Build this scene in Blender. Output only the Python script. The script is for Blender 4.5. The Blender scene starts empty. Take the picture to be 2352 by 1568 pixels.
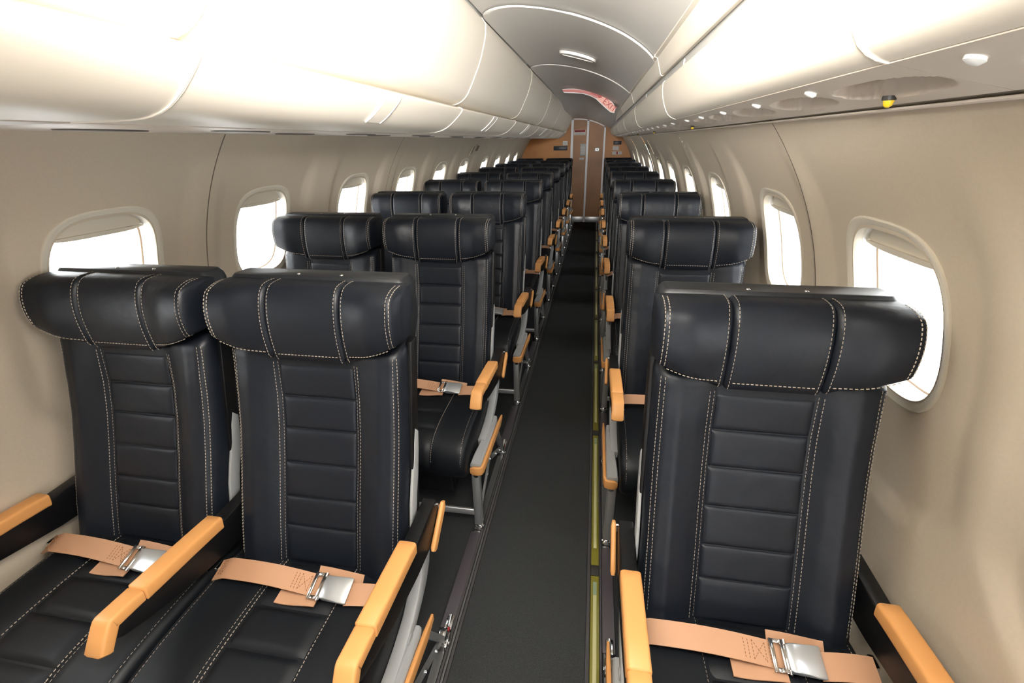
import bpy, bmesh, math
import numpy as np
from mathutils import Vector, Matrix

S = bpy.context.scene
COL = S.collection

# ------------------------------------------------------------------ camera
F_PX = 1055.6
CAM = (0.1784, 0.0, 1.4115)
RIGHT = Vector((0.9857771, 0.16749722, -0.01371812))
UP = Vector((-0.0544727, 0.39567435, 0.91677398))
FWD = Vector((-0.158985, 0.90298754, -0.39917073))
cd = bpy.data.cameras.new('camera')
cd.sensor_fit = 'HORIZONTAL'
cd.sensor_width = 36.0
cd.lens = F_PX / 2352.0 * 36.0
cd.clip_start = 0.02
cam = bpy.data.objects.new('camera', cd)
COL.objects.link(cam)
m3 = Matrix((RIGHT, UP, -FWD)).transposed()
cam.matrix_world = Matrix.Translation(CAM) @ m3.to_4x4()
S.camera = cam

# ------------------------------------------------------------------ world, light, exposure
w = bpy.data.worlds.new('overcast_sky')
S.world = w
w.use_nodes = True
bg = w.node_tree.nodes['Background']
bg.inputs['Color'].default_value = (0.98, 0.99, 1.0, 1)
bg.inputs['Strength'].default_value = 18.5

# flash on the camera's hot shoe, tilted up to bounce
fd = bpy.data.lights.new('bounce_flash', 'SPOT')
fd.energy = 520.0
fd.color = (1.0, 0.975, 0.93)
fd.spot_size = math.radians(126)
fd.spot_blend = 0.40
fd.shadow_soft_size = 0.09
fl = bpy.data.objects.new('bounce_flash', fd)
fl.location = (0.16, -0.10, 1.60)
fl.rotation_euler = Vector((-0.05, 0.75, 0.75)).to_track_quat('-Z', 'Y').to_euler()
COL.objects.link(fl)

# daylight through the open entrance door at the front, behind the photographer
gd = bpy.data.lights.new('entrance_daylight', 'AREA')
gd.energy = 23.0
gd.color = (0.97, 0.99, 1.0)
gd.shape = 'RECTANGLE'
gd.size = 0.7
gd.size_y = 1.4
gl = bpy.data.objects.new('entrance_daylight', gd)
gl.location = (0.66, -0.95, 1.0)
gl.rotation_euler = Vector((-0.75, 0.65, 0.0)).to_track_quat('-Z', 'Y').to_euler()
COL.objects.link(gl)

S.view_settings.view_transform = 'Standard'
S.view_settings.look = 'None'
S.view_settings.gamma = 1.0
S.view_settings.exposure = 0.0
S.view_settings.use_curve_mapping = False
S.render.film_transparent = False
try:
    S.cycles.use_denoising = True
    S.cycles.max_bounces = 10
    S.cycles.diffuse_bounces = 6
    S.cycles.transparent_max_bounces = 12
    S.cycles.sample_clamp_indirect = 6.0
    S.cycles.caustics_reflective = False
    S.cycles.caustics_refractive = False
except Exception:
    pass

# ------------------------------------------------------------------ constants
PITCH = 0.944
NROW = 9
YB = 8.904
YF = -1.35
XC = -0.19
ZC = 0.82
RC = 1.012

# ------------------------------------------------------------------ materials
def nodes_of(m):
    m.use_nodes = True
    nt = m.node_tree
    return nt, nt.nodes['Principled BSDF']

def mat(name, col, rough=0.5, metal=0.0, spec=0.5, bump=None, vary=None, coat=0.0, sheen=0.0):
    m = bpy.data.materials.new(name)
    nt, b = nodes_of(m)
    b.inputs['Base Color'].default_value = (*col, 1)
    b.inputs['Roughness'].default_value = rough
    b.inputs['Metallic'].default_value = metal
    b.inputs['Specular IOR Level'].default_value = spec
    if coat:
        b.inputs['Coat Weight'].default_value = coat
        b.inputs['Coat Roughness'].default_value = 0.15
    if sheen:
        b.inputs['Sheen Weight'].default_value = sheen
    tc = nt.nodes.new('ShaderNodeTexCoord')
    if bump:
        for i, (scale, strength, dist) in enumerate(bump):
            n = nt.nodes.new('ShaderNodeTexNoise')
            n.inputs['Scale'].default_value = scale
            n.inputs['Detail'].default_value = 3
            nt.links.new(tc.outputs['Object'], n.inputs['Vector'])
            bp = nt.nodes.new('ShaderNodeBump')
            bp.inputs['Strength'].default_value = strength
            bp.inputs['Distance'].default_value = dist
            nt.links.new(n.outputs['Fac'], bp.inputs['Height'])
            if i:
                nt.links.new(last.outputs['Normal'], bp.inputs['Normal'])
            last = bp
        nt.links.new(last.outputs['Normal'], b.inputs['Normal'])
    if vary:
        scale, amt = vary
        n = nt.nodes.new('ShaderNodeTexNoise')
        n.inputs['Scale'].default_value = scale
        n.inputs['Detail'].default_value = 4
        nt.links.new(tc.outputs['Object'], n.inputs['Vector'])
        r = nt.nodes.new('ShaderNodeValToRGB')
        r.color_ramp.elements[0].position = 0.35
        r.color_ramp.elements[1].position = 0.65
        r.color_ramp.elements[0].color = (*[c * (1 - amt) for c in col], 1)
        r.color_ramp.elements[1].color = (*[min(1, c * (1 + amt)) for c in col], 1)
        nt.links.new(n.outputs['Fac'], r.inputs['Fac'])
        nt.links.new(r.outputs['Color'], b.inputs['Base Color'])
    return m

LEATHER = mat('black_leather', (0.0042, 0.0058, 0.0095), 0.44, spec=0.25, bump=[(380, 0.10, 0.001), (16, 0.24, 0.012)])
LEATHER_SEAT = mat('black_leather_seat', (0.0034, 0.0043, 0.0060), 0.47, spec=0.22, bump=[(380, 0.10, 0.001), (12, 0.12, 0.012)])
SHELL = mat('seat_shell', (0.008, 0.0095, 0.012), 0.42, spec=0.35, bump=[(300, 0.06, 0.001)])
BLACKPL = mat('black_plastic', (0.003, 0.003, 0.0035), 0.42, spec=0.25)
TAN = mat('tan_plastic', (0.66, 0.315, 0.105), 0.45, spec=0.4, bump=[(500, 0.04, 0.0005)])
THREAD = mat('cream_thread', (0.40, 0.345, 0.28), 0.7, spec=0.2)
ALU = mat('brushed_aluminium', (0.56, 0.57, 0.58), 0.38, metal=0.75, spec=0.5)
GREYPL = mat('grey_paint', (0.36, 0.37, 0.375), 0.42, spec=0.45)
CHROME = mat('polished_steel', (0.75, 0.75, 0.76), 0.16, metal=1.0)
DSTRIP = mat('door_strip_metal', (0.42, 0.42, 0.43), 0.45, metal=0.5)
BUCKLE = mat('satin_buckle_metal', (0.66, 0.69, 0.72), 0.30, metal=0.7)
BELT = mat('tan_webbing', (0.46, 0.255, 0.15), 0.55, spec=0.35, bump=[(700, 0.2, 0.0006)])
BELTTH = mat('brown_thread', (0.22, 0.10, 0.045), 0.7, spec=0.2)
WALL = mat('sidewall_fabric_panel', (0.53, 0.46, 0.365), 0.72, spec=0.25, bump=[(420, 0.10, 0.0008)], vary=(160, 0.02))
BINM = mat('bin_plastic', (0.72, 0.665, 0.575), 0.46, spec=0.4, bump=[(330, 0.07, 0.0008)])
BINB = mat('bin_inside', (0.60, 0.56, 0.50), 0.6, spec=0.3)
CEIL = mat('ceiling_panel', (0.64, 0.62, 0.59), 0.42, spec=0.4)
CEILB = mat('ceiling_edge', (0.83, 0.84, 0.83), 0.5)
PSU = mat('service_panel_plastic', (0.60, 0.53, 0.46), 0.45, spec=0.4)
PSUD = mat('vent_dark', (0.075, 0.062, 0.052), 0.5)
GROOVE = mat('grey_channel', (0.40, 0.395, 0.38), 0.5)
FRAME = mat('window_surround', (0.61, 0.56, 0.47), 0.45, spec=0.4)
REVEAL = mat('window_reveal', (0.86, 0.85, 0.82), 0.55)
GASKET = mat('window_gasket', (0.34, 0.24, 0.16), 0.6)
SEAM = mat('seam_rubber', (0.13, 0.10, 0.075), 0.7)
CARPET = mat('aisle_carpet_pile', (0.028, 0.0295, 0.0305), 0.95, spec=0.1, bump=[(900, 0.5, 0.003)], vary=(700, 0.45))
FLOORM = mat('underseat_carpet', (0.024, 0.0255, 0.027), 0.95, spec=0.1, bump=[(900, 0.5, 0.003)], vary=(700, 0.45))
BORDER = mat('carpet_binding', (0.030, 0.028, 0.030), 0.8, bump=[(600, 0.3, 0.002)])
TRACKC = mat('track_cover', (0.045, 0.038, 0.045), 0.5)
TRACKD = mat('track_channel', (0.12, 0.12, 0.12), 0.4, metal=0.6)
OLIVE = mat('olive_holder', (0.15, 0.135, 0.012), 0.35, spec=0.5)
GLOW = mat('photoluminescent_strip', (0.56, 0.54, 0.28), 0.45)
GLOWG = mat('strip_connector', (0.26, 0.33, 0.22), 0.45)
WOOD = mat('bulkhead_laminate', (0.50, 0.205, 0.048), 0.42, spec=0.4, vary=(3, 0.12))
DOORM = mat('door_laminate', (0.34, 0.15, 0.044), 0.40, spec=0.4, vary=(3, 0.12))
SIGNB = mat('navy_sign', (0.015, 0.02, 0.035), 0.4)
PAPER = mat('white_placard', (0.75, 0.73, 0.70), 0.5)
GREYPAP = mat('grey_placard', (0.45, 0.45, 0.43), 0.5)
RED = mat('red_print', (0.42, 0.012, 0.012), 0.5)
PINK = mat('exit_sign_face', (0.80, 0.33, 0.25), 0.4)
REDBAND = mat('exit_sign_band', (0.45, 0.07, 0.05), 0.4)
YEL = mat('yellow_lens', (0.65, 0.45, 0.02), 0.3)
DARK = mat('dark_detail', (0.02, 0.018, 0.016), 0.5)
REDTAG = mat('red_tag', (0.35, 0.01, 0.015), 0.5)

def glass():
    m = bpy.data.materials.new('window_pane')
    m.use_nodes = True
    nt = m.node_tree
    nt.nodes.clear()
    o = nt.nodes.new('ShaderNodeOutputMaterial')
    t = nt.nodes.new('ShaderNodeBsdfTransparent')
    t.inputs['Color'].default_value = (0.95, 0.96, 0.96, 1)
    g = nt.nodes.new('ShaderNodeBsdfGlossy')
    g.inputs['Roughness'].default_value = 0.05
    mx = nt.nodes.new('ShaderNodeMixShader')
    mx.inputs['Fac'].default_value = 0.05
    nt.links.new(t.outputs[0], mx.inputs[1])
    nt.links.new(g.outputs[0], mx.inputs[2])
    nt.links.new(mx.outputs[0], o.inputs['Surface'])
    return m
GLASS = glass()

# ------------------------------------------------------------------ mesh helpers
def mesh(name, v, f, m, smooth=True):
    me = bpy.data.meshes.new(name)
    me.from_pydata([tuple(map(float, p)) for p in v], [], f)
    bm = bmesh.new()
    bm.from_mesh(me)
    bmesh.ops.recalc_face_normals(bm, faces=bm.faces)
    bm.to_mesh(me)
    bm.free()
    me.materials.append(m)
    if smooth:
        for p in me.polygons:
            p.use_smooth = True
        me.set_sharp_from_angle(angle=math.radians(45))
    return me

def put(name, me, parent=None, loc=None):
    o = bpy.data.objects.new(name, me)
    COL.objects.link(o)
    if parent is not None:
        o.parent = parent
    if loc is not None:
        o.location = loc
    return o

def tag(o, label=None, cat=None, group=None, kind=None):
    if label: o['label'] = label
    if cat: o['category'] = cat
    if group: o['group'] = group
    if kind: o['kind'] = kind
    return o

def empty(name, loc=(0, 0, 0)):
    o = bpy.data.objects.new(name, None)
    o.empty_display_size = 0.05
    o.location = loc
    COL.objects.link(o)
    return o

class G:
    """collects several shapes of one part"""
    def __init__(self): self.v = []; self.f = []
    def add(self, v, f):
        n = len(self.v)
        self.v += [tuple(p) for p in v]
        self.f += [tuple(i + n for i in q) for q in f]
        return self
    def mesh(self, name, m, smooth=True): return mesh(name, self.v, self.f, m, smooth)

def box(x0, x1, y0, y1, z0, z1, bev=0.0, seg=2):
    bm = bmesh.new()
    bmesh.ops.create_cube(bm, size=1.0)
    for q in bm.verts:
        q.co = Vector(((x0 + x1) / 2 + q.co.x * (x1 - x0), (y0 + y1) / 2 + q.co.y * (y1 - y0), (z0 + z1) / 2 + q.co.z * (z1 - z0)))
    if bev > 0:
        bmesh.ops.bevel(bm, geom=list(bm.edges), offset=bev, segments=seg, profile=0.5, affect='EDGES')
    bm.verts.index_update()
    v = [tuple(q.co) for q in bm.verts]
    f = [tuple(q.index for q in p.verts) for p in bm.faces]
    bm.free()
    return v, f

def loft(rings, closed=True, cap=True):
    n = len(rings[0]); v = []; f = []
    for r in rings: v += [tuple(p) for p in r]
    for i in range(len(rings) - 1):
        for j in range(n if closed else n - 1):
            k = (j + 1) % n
            f.append((i * n + j, i * n + k, (i + 1) * n + k, (i + 1) * n + j))
    if cap and closed:
        f.append(tuple(range(n))); f.append(tuple((len(rings) - 1) * n + j for j in range(n)))
    return v, f

def grid(P, skip=None):
    """P[i][j] -> 3d ; quads"""
    ni = len(P); nj = len(P[0]); v = [tuple(p) for r in P for p in r]; f = []
    for i in range(ni - 1):
        for j in range(nj - 1):
            if skip and skip(i, j): continue
            f.append((i * nj + j, i * nj + j + 1, (i + 1) * nj + j + 1, (i + 1) * nj + j))
    return v, f

def prism(pts, x0, x1, bev=0.0, seg=2):
    """outline pts in (y,z) extruded along x with bevelled rims"""
    bm = bmesh.new()
    a = [bm.verts.new((x0, y, z)) for y, z in pts]
    fa = bm.faces.new(a)
    r = bmesh.ops.extrude_face_region(bm, geom=[fa])
    vs = [g for g in r['geom'] if isinstance(g, bmesh.types.BMVert)]
    bmesh.ops.translate(bm, verts=vs, vec=(x1 - x0, 0, 0))
    if bev > 0:
        eds = [e for e in bm.edges if abs(e.verts[0].co.x - e.verts[1].co.x) < 1e-6]
        bmesh.ops.bevel(bm, geom=eds, offset=bev, segments=seg, profile=0.5, affect='EDGES')
    bm.verts.index_update()
    v = [tuple(q.co) for q in bm.verts]; f = [tuple(q.index for q in p.verts) for p in bm.faces]
    bm.free()
    return v, f

def rrect(wd, ht, r, n=4):
    """rounded rectangle outline centred at 0"""
    out = []
    for cx, cy, a0 in ((wd / 2 - r, ht / 2 - r, 0), (-wd / 2 + r, ht / 2 - r, 90), (-wd / 2 + r, -ht / 2 + r, 180), (wd / 2 - r, -ht / 2 + r, 270)):
        for k in range(n):
            a = math.radians(a0 + 90 * k / (n - 1))
            out.append((cx + r * math.cos(a), cy + r * math.sin(a)))
    return out

def sweep(path, wd, th, r, x=0.0, ends=0.004):
    """rounded bar along a (y,z) path that marks its top centre line"""
    P = [np.array(p, float) for p in path]
    sec = rrect(wd, th, r)
    rings = []
    def ring(p, nrm, s):
        c = p - nrm * th / 2
        return [(x + a * s, *(c + nrm * b * s)) for a, b in sec]
    T = []
    for i in range(len(P)):
        a = P[max(0, i - 1)]; b = P[min(len(P) - 1, i + 1)]
        t = b - a; t = t / np.linalg.norm(t); T.append(t)
    N = []
    for t in T:
        n = np.array([-t[1], t[0]])
        if n[1] < 0: n = -n
        N.append(n)
    for i in range(1, len(N)):                      # keep the side consistent round bends
        if N[i] @ N[i - 1] < 0: N[i] = -N[i]
    rings.append(ring(P[0] , N[0], 0.0) if False else [(x + a * 0.80, *(P[0] - N[0] * th / 2 + N[0] * b * 0.80)) for a, b in sec])
    rings.append(ring(P[0] + T[0] * ends, N[0], 1.0))
    for i in range(1, len(P) - 1): rings.append(ring(P[i], N[i], 1.0))
    rings.append(ring(P[-1] - T[-1] * ends, N[-1], 1.0))
    rings.append([(x + a * 0.80, *(P[-1] - N[-1] * th / 2 + N[-1] * b * 0.80)) for a, b in sec])
    return loft(rings)

def rod(a, b, r, n=8, sx=1.0):
    a = Vector(a); b = Vector(b); t = (b - a).normalized()
    u = t.orthogonal().normalized(); q = t.cross(u)
    rings = [[tuple(p + (u * math.cos(2 * math.pi * k / n) + q * math.sin(2 * math.pi * k / n)) * r) for k in range(n)] for p in (a, b)]
    return loft(rings)

def bar(a, b, wx, wt):
    """rectangular bar between two points, wx wide along x, wt thick"""
    a = Vector(a); b = Vector(b); t = (b - a).normalized()
    u = Vector((1, 0, 0)); q = t.cross(u).normalized()
    rings = [[tuple(p + u * sx * wx / 2 + q * sy * wt / 2) for sx, sy in ((1, 1), (-1, 1), (-1, -1), (1, -1))] for p in (a, b)]
    return loft(rings)

def sm(t):
    t = np.clip(t, 0, 1)
    return t * t * (3 - 2 * t)

def tube(pts, r, n=6):
    rings = []
    for i, p in enumerate(pts):
        a = Vector(pts[max(0, i - 1)]); b = Vector(pts[min(len(pts) - 1, i + 1)])
        t = (b - a).normalized(); ref = Vector((1, 0, 0)) if abs(t.x) < 0.9 else Vector((0, 0, 1))
        u = t.cross(ref).normalized(); q = t.cross(u)
        rings.append([tuple(Vector(p) + (u * math.cos(2 * math.pi * k / n) + q * math.sin(2 * math.pi * k / n)) * r) for k in range(n)])
    return loft(rings)

def stitches(g, pts, nrm, dash=0.0050, gap=0.0034, wd=0.0012, ht=0.0006):
    """little thread dashes along a 3d polyline; nrm = outward direction"""
    P = [np.array(p, float) for p in pts]
    seg = [np.linalg.norm(P[i + 1] - P[i]) for i in range(len(P) - 1)]
    cum = np.concatenate([[0], np.cumsum(seg)])
    X = np.array(P)
    def at(s): return np.array([np.interp(s, cum, X[:, k]) for k in range(3)])
    s = 0.0
    nn = np.array(nrm, float)
    while s + dash < cum[-1]:
        a = at(s); b = at(s + dash); t = b - a; L = np.linalg.norm(t)
        if L > 1e-6:
            t /= L
            n_ = nn - t * (nn @ t); n_ /= np.linalg.norm(n_)
            u = np.cross(t, n_)
            c = []
            for p in (a, b):
                c += [p + u * wd / 2 - n_ * 0.001, p + u * wd / 2 * .6 + n_ * ht, p - u * wd / 2 * .6 + n_ * ht, p - u * wd / 2 - n_ * 0.001]
            g.add(c, [(0, 1, 5, 4), (1, 2, 6, 5), (2, 3, 7, 6), (0, 3, 2, 1), (4, 5, 6, 7)])
        s += dash + gap

def text_mesh(txt, size, m, depth=0.0008, align='CENTER'):
    cu = bpy.data.curves.new('lettering', 'FONT')
    cu.body = txt; cu.size = size; cu.extrude = depth; cu.align_x = align; cu.align_y = 'CENTER'
    o = bpy.data.objects.new('lettering', cu)
    COL.objects.link(o)
    dg = bpy.context.evaluated_depsgraph_get()
    dg.update()
    me = bpy.data.meshes.new_from_object(o.evaluated_get(dg))
    bpy.data.objects.remove(o)
    me.materials.clear(); me.materials.append(m)
    return me

# ================================================================== SETTING
def half(z):
    z = np.asarray(z, float)
    d = np.maximum(0, 0.95 - z)
    return np.sqrt(np.maximum(1e-4, RC * RC - (z - ZC) ** 2)) + 0.21 * d * d / (d + 0.1)

# floor ------------------------------------------------------------
floor = put('floor', mesh('floor', *box(-1.25, 0.90, YF - .05, YB + .05, -0.06, 0.0), FLOORM, False))
tag(floor, 'dark charcoal carpeted cabin floor beneath the seats', 'floor', kind='structure')
ac = put('aisle_carpet', mesh('aisle_carpet', *box(-0.160, 0.226, YF, YB - .01, 0.0, 0.006, 0.002), CARPET))
tag(ac, 'black carpet runner along the aisle between the seat rows', 'carpet')
for x0, x1 in ((-0.170, -0.160), (0.226, 0.238)):
    put('carpet_binding', mesh('carpet_binding', *box(x0, x1, YF, YB - .01, 0.0, 0.010, 0.003), BORDER), ac)

def seat_track(name, xs, label, cover_x):
    t = empty(name, (0, 0, 0))
    tag(t, label, 'seat track', kind='structure')
    for x0, x1, h, m in xs:
        put('track_channel', mesh('track_channel', *box(x0, x1, YF, YB - .01, 0.0, h, 0.0015), m), t)
    for r in range(-1, NROW):
        y0 = 0.915 + r * PITCH; y1 = 0.365 + (r + 1) * PITCH
        y1 = min(y1, YB - .02)
        if y1 > y0 + .05:
            put('track_cover', mesh('track_cover', *box(cover_x[0], cover_x[1], y0, y1, 0.0, 0.012, 0.004), TRACKC), t)
    return t
seat_track('trim_1', [(-0.216, -0.190, 0.008, TRACKD), (-0.188, -0.180, 0.011, BORDER), (-0.179, -0.1715, 0.008, TRACKD)],
           'seat track with dark plastic covers along the left edge of the aisle', (-0.228, -0.186))
seat_track('trim_2', [(0.280, 0.306, 0.008, TRACKD), (0.269, 0.275, 0.011, BORDER)],
           'seat track with dark plastic covers along the right edge of the aisle', (0.276, 0.316))
gs = empty('trim_3'); tag(gs, 'olive photoluminescent guide strip along the right edge of the aisle carpet', 'guide strip', kind='structure')
put('strip_holder', mesh('strip_holder', *box(0.2395, 0.268, YF, YB - .02, 0.0, 0.007, 0.002), OLIVE), gs)
ga = mesh('glow_strip', *box(-0.006, 0.006, 0, 0.655, 0.007, 0.0095, 0.001), GLOW)
gb = mesh('strip_connector', *box(-0.0065, 0.0065, 0, 0.05, 0.007, 0.0100, 0.001), GLOWG)
gc = mesh('strip_joint', *box(-0.0145, 0.0145, 0, 0.045, 0.006, 0.0105, 0.002), DARK)
yy = -0.40
while yy < YB - 0.8:
    put('glow_strip', ga, gs, (0.2535, yy, 0))
    put('strip_connector', gb, gs, (0.2535, yy + 0.655, 0))
    put('strip_joint', gc, gs, (0.2535, yy + 0.73, 0))
    yy += 0.851

# side walls -------------------------------------------------------
WIN_L = [0.40, 1.085, 1.757, 2.535, 3.322, 4.105, 4.868, 5.835, 6.655, 7.445, 8.215]
WIN_R = [0.40, 1.035, 1.670, 2.500, 3.285, 4.070, 4.805, 5.715, 6.535, 7.335, 8.135]
WZ = 1.070; WHY = 0.158; WHZ = 0.166
PODH = 0.285

def pod(y, z, wins):
    s = np.zeros_like(y)
    for c in wins:
        dy = np.abs(y - c) - (PODH - 0.19); dz = (0.655 + 0.19) - z
        out = np.hypot(np.maximum(dy, 0), np.maximum(dz, 0)) - 0.19
        inn = np.minimum(np.maximum(dy, dz), 0)
        sd = out + inn
        s = np.maximum(s, sm(-sd / 0.024 + 0.2))
    return 0.020 * s * (1 - sm((z - 1.22) / 0.2))

def wall_pt(side, y, z, wins):
    h = half(z) + pod(y, z, wins)
    return np.stack([XC + side * h, y, z], -1)

def sup(th, a, b, e=3.4):
    c, s = math.cos(th), math.sin(th)
    k = (abs(c) ** e + abs(s) ** e) ** (-1 / e)
    return a * k * c, b * k * s

def build_wall(side, wins, seams, name, label):
    wl = empty(name); tag(wl, label, 'wall', kind='structure')
    zlo = list(np.linspace(0.0, 0.50, 8)) + list(np.linspace(0.53, 0.84, 16))
    zmid = list(np.linspace(0.84, 1.30, 24)); zhi = list(np.linspace(1.30, 1.47, 9))
    HY, NY = 0.255, 26
    bounds = [YF] + [(wins[i] + wins[i + 1]) / 2 for i in range(len(wins) - 1)] + [YB + 0.03]
    # move bay bounds onto seams
    bounds = [min(seams, key=lambda s: abs(s - b)) if seams and min(abs(s - b) for s in seams) < 0.12 else b for b in bounds]
    bays = []
    for i, c in enumerate(wins):
        V = []; Fc = []; key = {}
        def vid(y, z):
            k = (round(y, 5), round(z, 5))
            if k not in key:
                key[k] = len(V); V.append((y, z))
            return key[k]
        def rect(ys, zs):
            for a in range(len(ys) - 1):
                for b in range(len(zs) - 1):
                    Fc.append((vid(ys[a], zs[b]), vid(ys[a + 1], zs[b]), vid(ys[a + 1], zs[b + 1]), vid(ys[a], zs[b + 1])))
        yin = list(np.linspace(c - HY, c + HY, NY))
        b0, b1 = bounds[i], bounds[i + 1]
        n0 = max(2, int(abs(c - HY - b0) / 0.025)); n1 = max(2, int(abs(b1 - c - HY) / 0.025))
        n0 = min(n0, 14); n1 = min(n1, 14)
        yl = list(np.linspace(b0, c - HY, n0 + 1)); yr = list(np.linspace(c + HY, b1, n1 + 1))
        yall = yl + yin[1:] + yr[1:]
        rect(yall, zlo); rect(yall, zhi)
        rect(yl, zmid); rect(yr, zmid)
        bd = [(y, 0.84) for y in yin] + [(c + HY, z) for z in zmid[1:]] + [(y, 1.30) for y in yin[::-1][1:]] + [(c - HY, z) for z in zmid[::-1][1:-1]]
        rings = []
        for t in (0, 0.08, 0.2, 0.35, 0.5, 0.65, 0.8, 1.0):
            R = []
            for (y, z) in bd:
                th = math.atan2((z - WZ) / WHZ, (y - c) / WHY)
                hy, hz = sup(th, WHY, WHZ)
                R.append((c + hy + (y - c - hy) * t, WZ + hz + (z - WZ - hz) * t))
            rings.append(R)
        n = len(bd)
        for k in range(len(rings) - 1):
            for j in range(n):
                j2 = (j + 1) % n
                Fc.append((vid(*rings[k][j]), vid(*rings[k][j2]), vid(*rings[k + 1][j2]), vid(*rings[k + 1][j])))
        bays.append((V, Fc, b0, b1))
    # panels between seams
    cuts = [YF] + sorted(seams) + [YB + 0.03]
    for a, b in zip(cuts[:-1], cuts[1:]):
        g = G()
        for V, Fc, b0, b1 in bays:
            if b0 >= a - 1e-3 and b1 <= b + 1e-3:
                Y = np.array([p[0] for p in V]); Z = np.array([p[1] for p in V])
                Yc = np.where(np.abs(Y - a) < 1e-4, a + 0.0025, np.where(np.abs(Y - b) < 1e-4, b - 0.0025, Y))
                g.add(wall_pt(side, Yc, Z, wins), Fc)
        bm = bmesh.new()
        me = g.mesh('sidewall_panel', WALL)
        bm.from_mesh(me); bmesh.ops.remove_doubles(bm, verts=bm.verts, dist=1e-4); bm.to_mesh(me); bm.free()
        for p in me.polygons: p.use_smooth = True
        put('sidewall_panel', me, wl)
    for s in seams:
        zs = np.linspace(0, 1.47, 60)
        P = [[(XC + side * (half(z) + 0.0015), s + d, z) for z in zs] for d in (-0.012, 0.012)]
        P += [[(XC + side * (half(z) + 0.012), s + d, z) for z in zs] for d in (0.012, -0.012)]
        put('seam_gasket', mesh('seam_gasket', *loft([list(r) for r in zip(*P)]), SEAM), wl)
    # embossed rib beside each seam
    return wl

SEAM_L = [1.425, 2.93, 5.36, 7.05]
SEAM_R = [1.36, 2.89, 5.25, 6.93]
build_wall(-1, WIN_L, SEAM_L, 'wall_left', 'beige curved cabin sidewall with windows on the left')
build_wall(1, WIN_R, SEAM_R, 'wall_right', 'beige curved cabin sidewall with windows on the right')

# windows ----------------------------------------------------------
def win_ring(side, c, sy, sz, off, n=56, lean=0.0):
    """outline of the opening scaled, pushed outward by off along the wall normal"""
    out = []
    x0 = float(half(WZ)) ; 
    for k in range(n):
        th = 2 * math.pi * k / n
        hy, hz = sup(th, WHY * sy, WHZ * sz)
        z = WZ + hz
        h = float(half(z))
        # wall normal in the x-z plane
        nx, nz = h, (z - ZC)
        if z < ZC: nz = 0
        L = math.hypot(nx, nz); nx /= L; nz /= L
        out.append((XC + side * (h + off * nx), c + hy, z + off * nz * 0.35))
    return out

def build_window(idx, side, c, where):
    t = empty('window_%d' % idx, (0, 0, 0))
    tag(t, where, 'window', kind='structure')
    fr = [win_ring(side, c, 1.14, 1.13, 0.024), win_ring(side, c, 1.135, 1.125, 0.0165), win_ring(side, c, 1.11, 1.105, 0.0145), win_ring(side, c, 1.07, 1.07, 0.017),
          win_ring(side, c, 1.025, 1.025, 0.020), win_ring(side, c, 1.0, 1.0, 0.028), win_ring(side, c, 0.985, 0.985, 0.040)]
    fr = [[p for p in r] for r in fr]
    put('window_frame', mesh('window_frame', *loft(fr, True, False), FRAME), t)
    rv = [win_ring(side, c, 0.985, 0.985, 0.038), win_ring(side, c, 0.975, 0.975, 0.070)]
    put('window_reveal', mesh('window_reveal', *loft(rv, True, False), REVEAL), t)
    gk = [win_ring(side, c, 0.976, 0.976, 0.069), win_ring(side, c, 0.945, 0.95, 0.070), win_ring(side, c, 0.945, 0.95, 0.074)]
    put('gasket', mesh('gasket', *loft(gk, True, False), GASKET), t)
    ou = [win_ring(side, c, 0.945, 0.95, 0.073), win_ring(side, c, 0.90, 0.92, 0.108), win_ring(side, c, 0.88, 0.90, 0.110), win_ring(side, c, 0.86, 0.88, 0.135)]
    put('outer_reveal', mesh('outer_reveal', *loft(ou, True, False), REVEAL), t)
    a = win_ring(side, c, 0.93, 0.94, 0.112); b = win_ring(side, c, 0.93, 0.94, 0.116)
    put('pane', mesh('pane', *loft([a, b]), GLASS), t)
    # raised shade with its pull lip at the top of the opening
    g = G()
    zt = WZ + WHZ; 
    for (z0, z1, o0, o1) in ((zt - 0.045, zt + 0.01, 0.050, 0.058), (zt - 0.052, zt - 0.040, 0.043, 0.062)):
        ys = np.linspace(-0.135 if z0 < zt - 0.05 else -0.15, 0.135 if z0 < zt - 0.05 else 0.15, 13)
        rings = []
        for yv in ys:
            e = 0.012 * (abs(yv) / 0.15) ** 4
            rings.append([(XC + side * (float(half(z)) + o), c + yv, z) for z, o in ((z0 + e, o0), (z0 + e, o1), (z1, o1), (z1, o0))])
        g.add(*loft(rings))
    put('window_shade', g.mesh('window_shade', FRAME), t)
    return t

ORD = ['zeroth', 'first', 'second', 'third', 'fourth', 'fifth', 'sixth', 'seventh', 'eighth', 'ninth', 'tenth']
wi = 1
for side, wins, nm in ((-1, WIN_L, 'left'), (1, WIN_R, 'right')):
    for k, c in enumerate(wins):
        lab = ('%s window from the front on the %s sidewall, shade raised' % (ORD[k], nm)) if k else 'window just outside the frame on the %s sidewall' % nm
        build_window(wi, side, c, lab); wi += 1

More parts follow.
